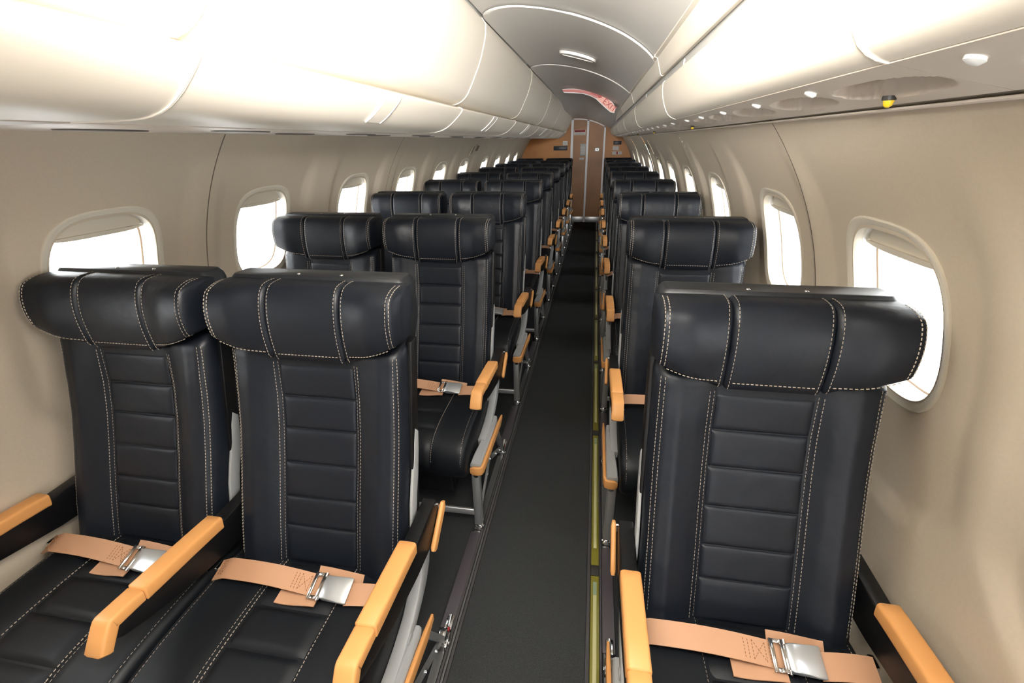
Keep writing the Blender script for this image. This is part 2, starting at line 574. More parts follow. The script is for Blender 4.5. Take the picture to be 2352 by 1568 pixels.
# ceiling ----------------------------------------------------------
def arc_pt(x, r=RC): return ZC + math.sqrt(max(0, r * r - (x - XC) ** 2))
AFT = 4.9
def drop(y): return 0.075 * float(sm((y - 5.2) / 1.6))
g = G()
xs = np.linspace(-0.84, 0.84, 60)
ysb = np.concatenate([np.linspace(YF - .03, 5.2, 4), np.linspace(5.5, YB + .03, 12)])
g.add(*grid([[(XC + x, y, arc_pt(XC + x, RC + 0.022) - (drop(y) if -0.2 < x < 0.62 else 0)) for x in xs] for y in ysb]))
ceil = put('ceiling', g.mesh('ceiling', CEILB)); tag(ceil, 'arched ceiling of the cabin over the aisle', 'ceiling', kind='structure')
CX0, CX1 = -0.262, 0.368
def ceil_panel(y0, y1, r0=0.13):
    """rounded-corner panel lying proud of the ceiling arch"""
    W = CX1 - CX0; cx = (CX0 + CX1) / 2
    ny = 26; nx = 30
    # rings from centre rectangle outward are replaced by a warped grid: rows shrink near ends for round corners
    P = []
    ys = np.concatenate([y0 + r0 * (1 - np.cos(np.linspace(0, math.pi / 2, 9))), np.linspace(y0 + r0, y1 - r0 * .4, 28)[1:], y1 - r0 * .4 * (1 - np.sin(np.linspace(0, math.pi / 2, 7)))[1:]])
    for y in ys:
        a = (y - y0) / r0; b = (y1 - y) / (r0 * .4)
        s = 1.0
        if a < 1: s = 1 - (1 - math.sqrt(max(0, 1 - (1 - a) ** 2))) * (2 * r0 / W)
        
        row = []
        for u in np.linspace(-1, 1, nx):
            x = cx + u * s * W / 2
            row.append((x, y, arc_pt(x, RC) - drop(y) + .009 * min(1, (y - y0) / 1.3)))
        P.append(row)
    v, f = grid(P)
    # rim: fold the border up towards the backing
    ni, nj = len(P), len(P[0])
    border = [(i, 0) for i in range(ni)] + [(ni - 1, j) for j in range(1, nj)] + [(i, nj - 1) for i in range(ni - 2, -1, -1)] + [(0, j) for j in range(nj - 2, 0, -1)]
    base = len(v); nb = len(border)
    for (i, j) in border:
        p = P[i][j]; q = np.array([p[0] - cx, p[1] - (y0 + y1) / 2])
        v.append((p[0] + (0.003 if p[0] > cx else -0.003), p[1] + (0.004 if p[1] > (y0 + y1) / 2 else -0.004), p[2] + 0.0045))
    for k in range(nb):
        k2 = (k + 1) % nb
        a = border[k]; b = border[k2]
        f.append((a[0] * nj + a[1], b[0] * nj + b[1], base + k2, base + k))
    return v, f
cs = [-0.82, 0.52, 1.862, 3.20, YB]
for a, b in zip(cs[:-1], cs[1:]):
    put('ceiling_panel', mesh('ceiling_panel', *ceil_panel(a, min(b + 0.20, YB), 0.15), CEIL), ceil)
put('ceiling_panel', mesh('ceiling_panel', *ceil_panel(YF, cs[0] + 0.2), CEIL), ceil)

# oval recessed fitting in the ceiling
def ellipse_on_ceiling(cx, cy, a, b, dz, n=28, e=2.6):
    out = []
    for k in range(n):
        u, v_ = sup(2 * math.pi * k / n, a, b, e)
        out.append((cx + u, cy + v_, arc_pt(cx + u) + dz))
    return out
cf = empty('ceiling_fitting', (0.058, 2.70, arc_pt(0.058)))
tag(cf, 'small oval recessed fitting in the ceiling panel above the aisle', 'ceiling fitting')
def rel(o, me):
    me.transform(Matrix.Translation(-o.location)); return me
put('bezel', rel(cf, mesh('bezel', *loft([ellipse_on_ceiling(.058, 2.70, .092, .050, .004), ellipse_on_ceiling(.058, 2.70, .090, .048, -.008), ellipse_on_ceiling(.058, 2.70, .078, .038, -.009), ellipse_on_ceiling(.058, 2.70, .070, .030, .003)], True, False), CEIL)), cf)
put('lens', rel(cf, mesh('lens', *loft([ellipse_on_ceiling(.058, 2.70, .076, .036, -.001), ellipse_on_ceiling(.058, 2.70, .074, .034, -.004), ellipse_on_ceiling(.058, 2.71, .05, .018, -.006)]), CEILB)), cf)

# EXIT sign: crescent plate hanging from the arch
top = [(-0.151, 1.826), (-0.10, 1.827), (-0.043, 1.825), (0.053, 1.812), (0.12, 1.797), (0.188, 1.775), (0.246, 1.744), (0.285, 1.714), (0.307, 1.690), (0.322, 1.660)]
bot = [(-0.142, 1.808), (-0.10, 1.805), (-0.05, 1.803), (0.035, 1.793), (0.10, 1.774), (0.152, 1.749), (0.192, 1.714), (0.240, 1.675), (0.284, 1.642), (0.316, 1.636)]
def crescent(y0, y1, gx=0.0, i0=0, i1=99):
    P = []
    for (a, b) in list(zip(top, bot))[i0:i1]:
        a = np.array(a); b = np.array(b); d = (b - a); d = d / max(1e-6, np.linalg.norm(d))
        a2 = a - d * gx; b2 = b + d * gx
        P.append([(a2[0], y0, a2[1]), (b2[0], y0, b2[1]), (b2[0], y1, b2[1]), (a2[0], y1, a2[1])])
    return loft(P)
ex = empty('exit_sign', (0.1, 4.66, 1.80)); tag(ex, 'curved red EXIT sign hanging across the ceiling arch', 'sign')
put('sign_housing', rel(ex, mesh('sign_housing', *crescent(4.655, 4.72, 0.006), CEILB)), ex)
put('sign_face', rel(ex, mesh('sign_face', *crescent(4.645, 4.656, 0, 5), PINK)), ex)
put('sign_band', rel(ex, mesh('sign_band', *crescent(4.645, 4.656, 0, 0, 6), REDBAND)), ex)
tm = text_mesh('EXIT', 0.066, RED)
to = put('lettering', tm, ex)
to.rotation_euler = Matrix(((math.cos(-.66), -math.sin(-.66), 0), (0, 0, -1), (math.sin(-.66), math.cos(-.66), 0))).to_euler()
to.location = (0.268 - 0.1, 4.643 - 4.66, 1.690 - 1.80)
tm2 = mesh('arrow', [(.10, 4.6435, 1.788), (.17, 4.6435, 1.764), (.163, 4.6435, 1.752), (.20, 4.6435, 1.752), (.186, 4.6435, 1.778), (.177, 4.6435, 1.770), (.10, 4.6435, 1.795)], [(0, 1, 5, 6), (2, 3, 4, 1), (1, 4, 5)], RED, False)
put('arrow', rel(ex, tm2), ex)

# overhead bins on the left ----------------------------------------
def extr(pts, y0, y1, r=0.004):
    """profile in (x,z), closed, extruded along y with softened ends"""
    c = np.mean(np.array(pts), 0)
    def sc(k): return [(c[0] + (p[0] - c[0]) * 1.0, p[1]) for p in pts]
    rings = []
    for y, ins in ((y0, r), (y0 + .3 * r, .3 * r), (y0 + r, 0), (y0 + r + .006, 0), (y1 - r - .006, 0), (y1 - r, 0), (y1 - .3 * r, .3 * r), (y1, r)):
        ring = []
        n = len(pts)
        for i, p in enumerate(pts):
            a = np.array(pts[i - 1]); b = np.array(pts[(i + 1) % n]); t = b - a; t = t / (np.linalg.norm(t) + 1e-9)
            nrm = np.array([t[1], -t[0]])
            q = np.array(p) + nrm * ins * SGN
            ring.append((q[0], y, q[1]))
        rings.append(ring)
    return loft(rings)
DOOR = [(-0.300, 1.832), (-0.262, 1.826), (-0.250, 1.808), (-0.252, 1.775), (-0.258, 1.747), (-0.270, 1.708), (-0.284, 1.672), (-0.299, 1.642), (-0.316, 1.608), (-0.330, 1.583), (-0.341, 1.5705), (-0.353, 1.5605), (-0.368, 1.5525), (-0.386, 1.547), (-0.400, 1.546), (-0.384, 1.60), (-0.335, 1.68), (-0.318, 1.76)]
LOWER = [(-0.392, 1.537), (-0.366, 1.5365), (-0.357, 1.533), (-0.355, 1.528), (-0.360, 1.520), (-0.371, 1.508), (-0.383, 1.4965), (-0.396, 1.485), (-0.410, 1.4745), (-0.425, 1.465), (-0.441, 1.458), (-0.458, 1.453), (-0.476, 1.450), (-0.50, 1.4485), (-0.60, 1.4470), (-0.62, 1.470), (-0.50, 1.475), (-0.43, 1.497)]
BODY = [(-0.312, 1.826), (-0.275, 1.800), (-0.283, 1.72), (-0.32, 1.63), (-0.352, 1.577), (-0.398, 1.545), (-0.398, 1.512), (-0.44, 1.474), (-0.56, 1.462), (-1.02, 1.462), (-1.02, 1.60), (-0.80, 1.75)]
def area(p): return sum(p[i - 1][0] * p[i][1] - p[i][0] * p[i - 1][1] for i in range(len(p)))
bins_y = [-0.688, 0.642, 1.972, 3.302, 4.632, 5.962, 7.292, 8.62]
bin_lab = ['overhead bin above the front double seats, cut by the left picture edge', 'overhead bin above the second seat row, nearest one with its latch in view', 'third overhead bin from the front, left side', 'fourth overhead bin from the front, left side', 'fifth overhead bin from the front, left side', 'sixth overhead bin from the front, left side', 'rearmost overhead bin, ending just before the brown bulkhead']
bb = [(-1.30, bins_y[0])] + list(zip(bins_y[:-1], bins_y[1:]))
labs = ['overhead bin behind the picture edge at the forward end'] + bin_lab
latch_pts = [(-0.3555, 1.531), (-0.362, 1.519), (-0.373, 1.5075), (-0.385, 1.496), (-0.398, 1.4845), (-0.412, 1.474), (-0.427, 1.465)]
for (a, b), lb in zip(bb, labs):
    t = empty('overhead_bin', (-0.6, (a + b) / 2, 1.447)); tag(t, lb, 'overhead bin', 'overhead bins along the left side')
    SGN = 1 if area(DOOR) > 0 else -1
    put('door', rel(t, mesh('door', *extr(DOOR, a + 0.0015, b - 0.0015, 0.0022), BINM)), t)
    SGN = 1 if area(LOWER) > 0 else -1
    lo = put('lower_panel', rel(t, mesh('lower_panel', *extr(LOWER, a + 0.0015, b - 0.0015, 0.0022), BINM)), t)
    SGN = 0
    put('body', rel(t, mesh('body', *extr(BODY, a, b, 0.002), BINB)), t)
    yl = a + 0.655
    if yl < b - .1:
        # flush latch flap with a raised frame
        g = G()
        for s0, s1, off in ((-0.040, 0.040, 0.0035),):
            A = [(x + 0.0026 + 0.001, yl + s0, z - 0.0022) for x, z in latch_pts]; B = [(x + 0.0036, yl + s1, z - 0.0022) for x, z in latch_pts]
            A2 = [(x - 0.004, yl + s0, z + 0.003) for x, z in latch_pts]; B2 = [(x - 0.004, yl + s1, z + 0.003) for x, z in latch_pts]
            g.add(*loft([list(q) for q in zip(A, B, B2, A2)]))
        lt = put('latch', rel(t, g.mesh('latch', BINM)), lo)
        g = G()
        for s0 in (-0.044, 0.044):
            g.add(*tube([(x + 0.003, yl + s0, z - 0.002) for x, z in latch_pts], 0.0018))
        g.add(*tube([(latch_pts[0][0] + .003, yl + s, latch_pts[0][1] - .002) for s in (-.044, 0, .044)], 0.0018))
        put('latch_rim', rel(t, g.mesh('latch_rim', CEILB)), lo)
    # underside service unit with its lens-shaped vents
    put('service_unit', rel(t, mesh('service_unit', *box(-1.0, -0.60, a + .002, b - .002, 1.445, 1.47, 0.002), PSU)), t)
    for q, (vx, vy) in enumerate(((-0.83, 0.25), (-0.72, 0.52), (-0.83, 0.92), (-0.72, 1.18))):
        if a + vy + .1 > b: continue
        ring = lambda sx, z: [(vx + sup(2 * math.pi * k / 20, .035 * sx, .10 * sx, 2.2)[0], a + vy + sup(2 * math.pi * k / 20, .035 * sx, .10 * sx, 2.2)[1], z) for k in range(20)]
        put('vent', rel(t, mesh('vent', *loft([ring(1.0, 1.446), ring(0.97, 1.4425), ring(0.8, 1.4430)]), PSUD)), t)

# rounded end block that closes the bins before the bulkhead
t = empty('trim_4', (0, 0, 0)); tag(t, 'rounded end cap closing the left overhead bins', 'end cap', kind='structure')
rings = []
for y, k in ((8.62, 1.0), (8.70, 0.985), (8.76, 0.95), (8.80, 0.88), (8.815, 0.75)):
    c = np.array([-0.62, 1.52])
    rings.append([(c[0] + (x - c[0]) * (k if x > -0.62 else 1), y, max(1.447, c[1] + (z - c[1]) * (1 if k == 1 else k))) for x, z in
                  [(-0.28, 1.80), (-0.252, 1.77), (-0.258, 1.73), (-0.299, 1.642), (-0.345, 1.556), (-0.381, 1.50), (-0.425, 1.465), (-0.476, 1.45), (-1.0, 1.447), (-1.0, 1.60), (-0.75, 1.75)]])
put('end_cap', mesh('end_cap', *loft(rings), BINM), t)

# valance and service panel on the right ---------------------------
STRIP = [(0.358, 1.672), (0.368, 1.668), (0.374, 1.650), (0.380, 1.630), (0.3835, 1.618), (0.389, 1.614), (0.40, 1.617), (0.40, 1.68), (0.36, 1.69)]
FACE = [(0.412, 1.598), (0.400, 1.597), (0.3955, 1.592), (0.3960, 1.570), (0.400, 1.545), (0.406, 1.525), (0.414, 1.506), (0.423, 1.492), (0.432, 1.4845), (0.442, 1.4795), (0.4515, 1.4765), (0.458, 1.480), (0.47, 1.49), (0.44, 1.52), (0.425, 1.56)]
def und_z(x): return 1.478 - (x - 0.44) * 0.2235
vy = [-1.30, -0.76, 0.57, 1.90, 3.23, 4.56, 5.89, 7.22, YB - .005]
vl = ['front right valance section behind the picture edge', 'first right-hand valance section with service panel, next to the front single seat', 'right-hand valance section with service panel above the second and third single seats', 'third right-hand valance section from the front', 'fourth right-hand valance section from the front', 'fifth right-hand valance section from the front', 'sixth right-hand valance section from the front', 'rearmost right-hand valance section beside the bulkhead']
vl = ['right valance section at the forward end, out of the picture', 'right valance section above the front single seat, cut by the right picture edge', 'right valance section with service panel above the second single seat', 'third right valance section from the front, above the aisle-side seat backs', 'fourth right valance section from the front', 'fifth right valance section from the front', 'sixth right valance section from the front', 'rearmost right valance section, ending at the brown bulkhead']
for i, (a, b) in enumerate(zip(vy[:-1], vy[1:])):
    t = empty('valance_panel', (0.5, (a + b) / 2, 1.45)); tag(t, vl[i], 'overhead panel', 'overhead valance panels along the right side')
    SGN = 1 if area(STRIP) > 0 else -1
    put('upper_strip', rel(t, mesh('upper_strip', *extr(STRIP, a + .0012, b - .0012, 0.0015), BINM)), t)
    SGN = 1 if area(FACE) > 0 else -1
    put('valance_face', rel(t, mesh('valance_face', *extr(FACE, a + .0012, b - .0012, 0.0015), BINM)), t)
    put('channel', rel(t, mesh('channel', *box(0.4015, 0.425, a + .0005, b - .0005, 1.575, 1.63, 0), GROOVE, False)), t)
    # underside with oval bowls sunk into it
    bowls = [a + q for q in (0.12, 0.37, 0.63, 0.89, 1.13) if a + q + .1 < b]
    nx, ny = (36, int((b - a) / 0.006)) if a < 2.5 else (18, int((b - a) / 0.014))
    P = []; 
    for y in np.linspace(a + .0006, b - .0006, ny):
        row = []
        for x in np.linspace(0.4525, 0.568, nx):
            d = 0
            for c in bowls:
                q = (abs((x - 0.513) / 0.030) ** 2.2 + abs((y - c) / 0.112) ** 2.2)
                d = max(d, 0.026 * float(sm((1.0 - q) / 0.30)))
            row.append((x, y, und_z(x) + d))
        P.append(row)
    v, f = grid(P)
    n0 = len(v); ni, nj = len(P), nx
    bd = [(r, 0) for r in range(ni)] + [(ni - 1, c) for c in range(1, nj)] + [(r, nj - 1) for r in range(ni - 2, -1, -1)] + [(0, c) for c in range(nj - 2, 0, -1)]
    for r, c in bd: p = P[r][c]; v.append((p[0], p[1], p[2] + 0.03))
    for k in range(len(bd)):
        k2 = (k + 1) % len(bd); f.append((bd[k][0] * nj + bd[k][1], bd[k2][0] * nj + bd[k2][1], n0 + k2, n0 + k))
    sp = put('service_panel', rel(t, mesh('service_panel', v, f, PSU)), t)
    for c in bowls:
        ring = lambda s, dz: [(0.513 + sup(2 * math.pi * k / 20, .036 * s, .105 * s, 2.4)[0], c + sup(2 * math.pi * k / 20, .036 * s, .105 * s, 2.4)[1], und_z(0.513 + sup(2 * math.pi * k / 20, .036 * s, .105 * s, 2.4)[0]) + dz) for k in range(20)]
        zt_ = und_z(0.513) + 0.026
        noz = [[(0.513 + rr * math.cos(th), c + rr * math.sin(th), zt_ + dz) for th in np.linspace(0, 2 * math.pi, 15)[:-1]] for rr, dz in ((.015, .002), (.015, -.004), (.012, -.008), (.008, -.008), (.006, -.003))]
        put('air_outlet', rel(t, mesh('air_outlet', *loft(noz), PSUD)), sp)
        kn = [(0.478 + 0.008 * math.cos(th), c + 0.122 + 0.008 * math.sin(th)) for th in np.linspace(0, 2 * math.pi, 13)[:-1]]
        put('reading_light', rel(t, mesh('reading_light', *loft([[(x, y, und_z(x) + 0.002) for x, y in kn], [(x, y, und_z(x) - 0.003) for x, y in kn], [(0.478 + (x - .478) * .6, c + .125 + (y - c - .125) * .6, und_z(x) - 0.005) for x, y in kn]]), CEILB)), sp)
    SGN = 0
    put('edge_trim', rel(t, mesh('edge_trim', *box(0.579, 0.64, a + .0006, b - .0006, 1.4440, 1.4468, 0.001), PSU)), t)
    put('gap_shade_backing', rel(t, mesh('gap_shade_backing', *box(0.5695, 0.62, a + .002, b - .002, 1.462, 1.475, 0), DARK, False)), t)  # near-black strip colours in the shade of the gap beside the edge trim
    # yellow lens lamps under the panel
    yt = a + 0.155 if i != 2 else a + 0.157
    lens = [[(0.540 + rr * math.cos(th), yt + rr * math.sin(th), und_z(0.54) + dz) for th in np.linspace(0, 2 * math.pi, 13)[:-1]] for rr, dz in ((0.0062, 0.001), (0.0062, -0.004), (0.005, -0.009), (0.002, -0.0115))]
    ba = [[(0.540 + rr * math.cos(th), yt + rr * math.sin(th), und_z(0.54) + dz) for th in np.linspace(0, 2 * math.pi, 13)[:-1]] for rr, dz in ((0.0078, 0.002), (0.0078, -0.003), (0.006, -0.0035))]
    lm = put('indicator_lamp', rel(t, mesh('indicator_lamp', *loft(lens), YEL)), sp)
    put('lamp_base', rel(t, mesh('lamp_base', *loft(ba), DARK)), t)

# clips in the grey channel of the right valance
for y in (0.575, 1.52, 2.60):
    o = put('channel_clip', mesh('channel_clip', *box(0.400, 0.409, -0.010, 0.010, -0.012, 0.012, 0.002), CEILB), None, (0, y, 1.600))
    tag(o, {0.575: 'white clip in the right ceiling channel at the top picture edge', 1.52: 'white clip in the right ceiling channel beyond the oval fitting', 2.60: 'white clip in the right ceiling channel nearest the EXIT sign'}[y], 'clip', 'clips in the ceiling channel')

# rear bulkhead ----------------------------------------------------
wb = put('wall_back', mesh('wall_back', *box(-1.35, 1.0, YB, YB + 0.05, -0.05, 1.95), WOOD, False))
tag(wb, 'brown laminate rear bulkhead with the folding door', 'wall', kind='structure')
wf = put('wall_front', mesh('wall_front', *box(-1.35, 1.0, YF - 0.05, YF, -0.05, 1.95), WALL, False))
tag(wf, 'beige forward cabin wall out of the picture', 'wall', kind='structure')
door = empty('door_1', (0.02, YB - .01, 0)); tag(door, 'brown folding lavatory door with metal strips at the end of the aisle', 'door', kind='structure')
def archtop(x): return arc_pt(x, RC) - 0.075 - 0.004
def slab(x0, x1, y0, y1, z0, m, n=8, dz=0.0):
    xs = np.linspace(x0, x1, n)
    rings = [[(x, y0, z0), (x, y0, archtop(x) - dz), (x, y1, archtop(x) - dz), (x, y1, z0)] for x in xs]
    return mesh('door_leaf', *loft(rings), m, False)
l1 = put('door_leaf', rel(door, slab(-0.236, -0.004, YB - 0.016, YB - 0.001, 0.006, DOORM)), door)
l2 = put('door_leaf', rel(door, slab(0.026, 0.288, YB - 0.016, YB - 0.001, 0.006, DOORM)), door)
for x0, x1 in ((-0.280, -0.238), (-0.006, 0.028), (0.288, 0.316)):
    put('door_strip', rel(door, slab(x0, x1, YB - 0.030, YB - 0.001, 0.0, DSTRIP, 3)), door)
put('header_strip', rel(door, mesh('header_strip', *loft([[(x, YB - .030, archtop(x) - .014), (x, YB - .030, archtop(x) + .004), (x, YB - .002, archtop(x) + .004), (x, YB - .002, archtop(x) - .014)] for x in np.linspace(-.28, .316, 16)]), DSTRIP)), door)
for x0, x1, lf in ((-0.232, -0.010, l1), (0.030, 0.286, l2)):
    put('kick_plate', rel(door, mesh('kick_plate', *box(x0, x1, YB - .021, YB - .015, 0.004, 0.104, .001), ALU)), lf)

def placard(name, x0, x1, z0, z1, m, label, cat, lines=None, y=YB - 0.0, th=0.006):
    t = empty(name, ((x0 + x1) / 2, y, z0)); tag(t, label, cat)
    put('plate', rel(t, mesh('plate', *box(x0, x1, y - th, y - 0.0003, z0, z1, .0012), m)), t)
    for (a, b, c, d, mm) in (lines or []):
        put('print', rel(t, mesh('print', *box(x0 + a * (x1 - x0), x0 + b * (x1 - x0), y - th - .0006, y - th + .001, z0 + c * (z1 - z0), z0 + d * (z1 - z0)), mm, False)), t)
    return t
bars = lambda n, m: [(.12, .88, .12 + .76 * k / n, .12 + .76 * (k + .45) / n, m) for k in range(n)]
placard('wall_sign', -0.584, -0.336, 1.250, 1.324, SIGNB, 'long dark navy sign on the bulkhead left of the door', 'sign')
placard('wall_placard', -0.420, -0.337, 1.333, 1.402, PAPER, 'small white placard above the dark sign left of the door', 'placard', bars(3, GREYPAP))
placard('door_placard', -0.230, -0.026, 1.495, 1.579, PAPER, 'red and white placard high on the left door leaf', 'placard', [(.04, .96, .55, .95, RED), (.1, .9, .12, .22, GREYPAP), (.1, .9, .32, .42, GREYPAP), (.08, .92, .66, .72, PAPER), (.08, .92, .80, .86, PAPER)], YB - .016)
placard('door_notice', -0.109, -0.007, 1.154, 1.355, GREYPAP, 'tall pale notice sheet beside the middle door strip', 'notice', bars(8, PAPER), YB - .016)
placard('door_label', -0.118, -0.036, 1.092, 1.128, PAPER, 'tiny white label under the tall notice on the door', 'label', None, YB - .016)
placard('door_latch_plate', 0.143, 0.225, 1.225, 1.291, GREYPAP, 'small grey latch plate on the right door leaf', 'latch', [(.15, .85, .2, .8, ALU), (.4, .6, .3, .7, DARK)], YB - .016)
placard('wall_sign', 0.459, 0.595, 1.333, 1.390, SIGNB, 'short dark navy sign on the bulkhead right of the door', 'sign')
placard('wall_placard', 0.452, 0.559, 1.243, 1.312, PAPER, 'blank white placard under the short dark sign', 'placard')
placard('wall_placard', 0.451, 0.616, 1.172, 1.227, PAPER, 'white placard with a red middle bar right of the door', 'placard', [(.42, .58, .08, .92, RED), (.08, .34, .3, .38, GREYPAP), (.66, .92, .3, .38, GREYPAP), (.08, .34, .6, .68, GREYPAP), (.66, .92, .6, .68, GREYPAP)])

# emergency exit handle covers over the sixth windows --------------
for side, y0, lb in ((-1, 4.98, 'emergency exit handle cover above the sixth left window'), (1, 4.92, 'emergency exit handle cover above the sixth right window')):
    t = empty('exit_handle_cover', (XC + side * .86, y0, 1.33)); tag(t, lb, 'handle cover', 'emergency exit handle covers')
    def pt(y, z, o): return (XC + side * (float(half(z)) - o), y, z)
    zs = np.linspace(1.285, 1.40, 6)
    def plate(ya, yb_, za, zb, o0, o1):
        zz = np.linspace(za, zb, 6)
        return loft([[pt(ya, z, o0), pt(yb_, z, o0), pt(yb_, z, o1), pt(ya, z, o1)] for z in zz])
    put('cover', rel(t, mesh('cover', *plate(y0 - .13, y0 + .16, 1.285, 1.405, -.002, .006), WALL)), t)
    put('handle', rel(t, mesh('handle', *plate(y0 + .02, y0 + .10, 1.325, 1.375, .006, .012), SEAM)), t)
    put('placard', rel(t, mesh('placard', *plate(y0 - .10, y0 - .07, 1.30, 1.37, .006, .0075), SEAM)), t)
    put('bolt', rel(t, mesh('bolt', *plate(y0 - .02, y0 - .005, 1.375, 1.39, .006, .009), SEAM)), t)

# ================================================================== SEATS
# all shapes in row-one coordinates, x measured from the seat's centre line
ZK = np.array([.40, .44, .535, .61, .69, .775, .854, .93, .99, 1.14])
YK = np.array([.722, .735, .763, .787, .814, .841, .861, .872, .880, .90])
def yc(z): return float(np.interp(z, ZK, YK))
PX = np.array([0, .05, .090, .095, .102, .13, .165, .195, .208, .2145, .2165])
PY = np.array([.005, .005, .005, .006, .000, -.014, -.026, -.021, -.010, .006, .022])
def back_y(x, z):
    k = 0.55 + 0.45 * float(sm((.97 - z) / .12))
    return yc(z) + float(np.interp(abs(x), PX, PY)) * k

def build_backrest():
    front_x = list(np.linspace(-.2165, .2165, 61))
    rings = []
    zs = [.418, .424, .436] + list(np.linspace(.45, .965, 34)) + [.978, .986, .990]
    for z in zs:
        sh = 1.0; push = 0.0
        if z < .436: sh = 0.93 + .07 * (z - .418) / .018; push = .022 * (1 - (z - .418) / .018)
        if z > .965: k = (z - .965) / .025; sh = 1 - .03 * k ** 2; push = .03 * k ** 2
        r = [(x * sh, back_y(x, z) + push, z) for x in front_x]
        yb0 = yc(z)
        r += [(.2165 * sh, yb0 + .055, z), (.208 * sh, yb0 + .078, z), (-.208 * sh, yb0 + .078, z), (-.2165 * sh, yb0 + .055, z)]
        rings.append(r)
    return mesh('backrest', *loft(rings), LEATHER)

SEAMZ = [.445, .538, .610, .692, .775, .854, .934]
def build_quilt(z0, z1, hw=.0925):
    nu, nv = 17, 13
    P = []
    for v in np.sin(np.linspace(-1, 1, nv) * math.pi / 2):
        row = []
        for u in np.sin(np.linspace(-1, 1, nu) * math.pi / 2):
            z = (z0 + z1) / 2 + v * (z1 - z0 - .0012) / 2
            x = u * hw
            b = (1 - abs(u) ** 30) * (1 - abs(v) ** 18)
            row.append((x, yc(z) + .0045 - .0040 * b - .0006 * (1 - v * v), z))
        P.append(row)
    v, f = grid(P)
    n0 = len(v)
    bd = [(i, 0) for i in range(nv)] + [(nv - 1, j) for j in range(1, nu)] + [(i, nu - 1) for i in range(nv - 2, -1, -1)] + [(0, j) for j in range(nu - 2, 0, -1)]
    for i, j in bd: p = P[i][j]; v.append((p[0], p[1] + .012, p[2]))
    for k in range(len(bd)):
        k2 = (k + 1) % len(bd); f.append((bd[k][0] * nu + bd[k][1], bd[k2][0] * nu + bd[k2][1], n0 + k2, n0 + k))
    f.append(tuple(range(n0, n0 + len(bd))))
    return mesh('quilt_panel', v, f, LEATHER)

def build_back_stitching():
    g = G()
    zs = np.linspace(.45, .94, 30)
    for x in (.0975, .1065, .198, .2065):
        for s in (-1, 1):
            zz = zs if x < .15 else np.linspace(.47, .972, 30)
            stitches(g, [(s * x, back_y(x, z) - .0002, z) for z in zz], (0, -1, 0))
    return g.mesh('stitching', THREAD, False)

ZT = 1.128
def zb(x): return .953 + .054 * max(0.0, (abs(x) - .088) / .128)
def head_prof(x):
    b = zb(x); h = ZT - b; a = abs(x)
    wing = -.020 * float(sm((a - .085) / .09))
    edge = 0.0
    if a > .214: edge = .036 * ((a - .214) / .0145) ** 2.6
    zdrop = .007 * max(0, (a - .210) / .0185) ** 2
    pts = [(.912, b + .012), (.888, b + .002), (.866, b + .0005), (.857, b + .005), (.8525, b + .20 * h), (.851, b + .40 * h), (.854, b + .60 * h), (.861, b + .77 * h), (.871, b + .90 * h), (.885, b + .978 * h), (.906, ZT), (.930, ZT - .001), (.942, ZT - .012), (.944, ZT - .05)]
    out = []
    for i, (y, z) in enumerate(pts):
        k = 1.0 if 1 < i < 9 else (.5 if i in (1, 9, 10) else 0.0)
        yy = y + wing * k + edge * (1 if 0 < i < 12 else 0)
        yy = min(yy, .944)
        zz = z - (zdrop if i > 6 else 0)
        out.append((yy, zz))
    return out
def spline(pts, n):
    P = np.array(pts); t = np.concatenate([[0], np.cumsum(np.linalg.norm(np.diff(P, axis=0), axis=1))])
    q = np.linspace(0, t[-1], n)
    res = []
    for s in q:
        i = min(max(np.searchsorted(t, s) - 1, 0), len(P) - 2)
        p0 = P[max(0, i - 1)]; p1 = P[i]; p2 = P[i + 1]; p3 = P[min(len(P) - 1, i + 2)]
        u = (s - t[i]) / (t[i + 1] - t[i])
        res.append(tuple(.5 * ((2 * p1) + (p2 - p0) * u + (2 * p0 - 5 * p1 + 4 * p2 - p3) * u ** 2 + (3 * p1 - p0 - 3 * p2 + p3) * u ** 3)))
    return res
NH = 32
def head_row(x, inset=0.0):
    pr = spline(head_prof(x), NH)
    c = np.array([.905, 1.05])
    out = []
    for y, z in pr:
        d = c - np.array([y, z]); L = np.linalg.norm(d)
        p = np.array([y, z]) + d / L * inset
        out.append((x, p[0], p[1]))
    return out
def build_pad(x0, x1, seam0, seam1, name):
    xs = list(x0 + (x1 - x0) * (0.5 - 0.5 * np.cos(np.linspace(0, math.pi, 30))))
    rings = []
    for x in xs:
        ins = 0.0
        if seam0: ins = max(ins, .007 * (1 - min(1, (x - x0) / .008)) ** 2)
        if seam1: ins = max(ins, .007 * (1 - min(1, (x1 - x) / .008)) ** 2)
        rings.append(head_row(x, ins))
    return mesh(name, *loft(rings), LEATHER)
def build_head_stitching():
    g = G()
    for s in (-1, 1):
        for x in (s * .0800, s * .0985):
            r = head_row(x)[5:27]
            stitches(g, [(p[0], p[1] - .0003, p[2]) for p in r], (0, -1, .15))
        for x in (s * .2095, s * .2175):
            r = head_row(x)[6:25]
            stitches(g, [(p[0], p[1] - .0006, p[2]) for p in r], (s * .6, -1, .1))
        stitches(g, [(s * x, head_row(x)[7][1] - .0004, head_row(x)[7][2] - .003) for x in np.linspace(.104, .205, 14)], (0, -1, -.2))
    stitches(g, [(x, head_row(x)[7][1] - .0004, head_row(x)[7][2] - .003) for x in np.linspace(-.074, .074, 8)], (0, -1, -.2))
    return g.mesh('stitching', THREAD, False)
def build_head_core():
    rings = []
    for x in np.linspace(-.222, .222, 15):
        rings.append(head_row(x, .013))
    return mesh('headrest', *loft(rings), LEATHER)

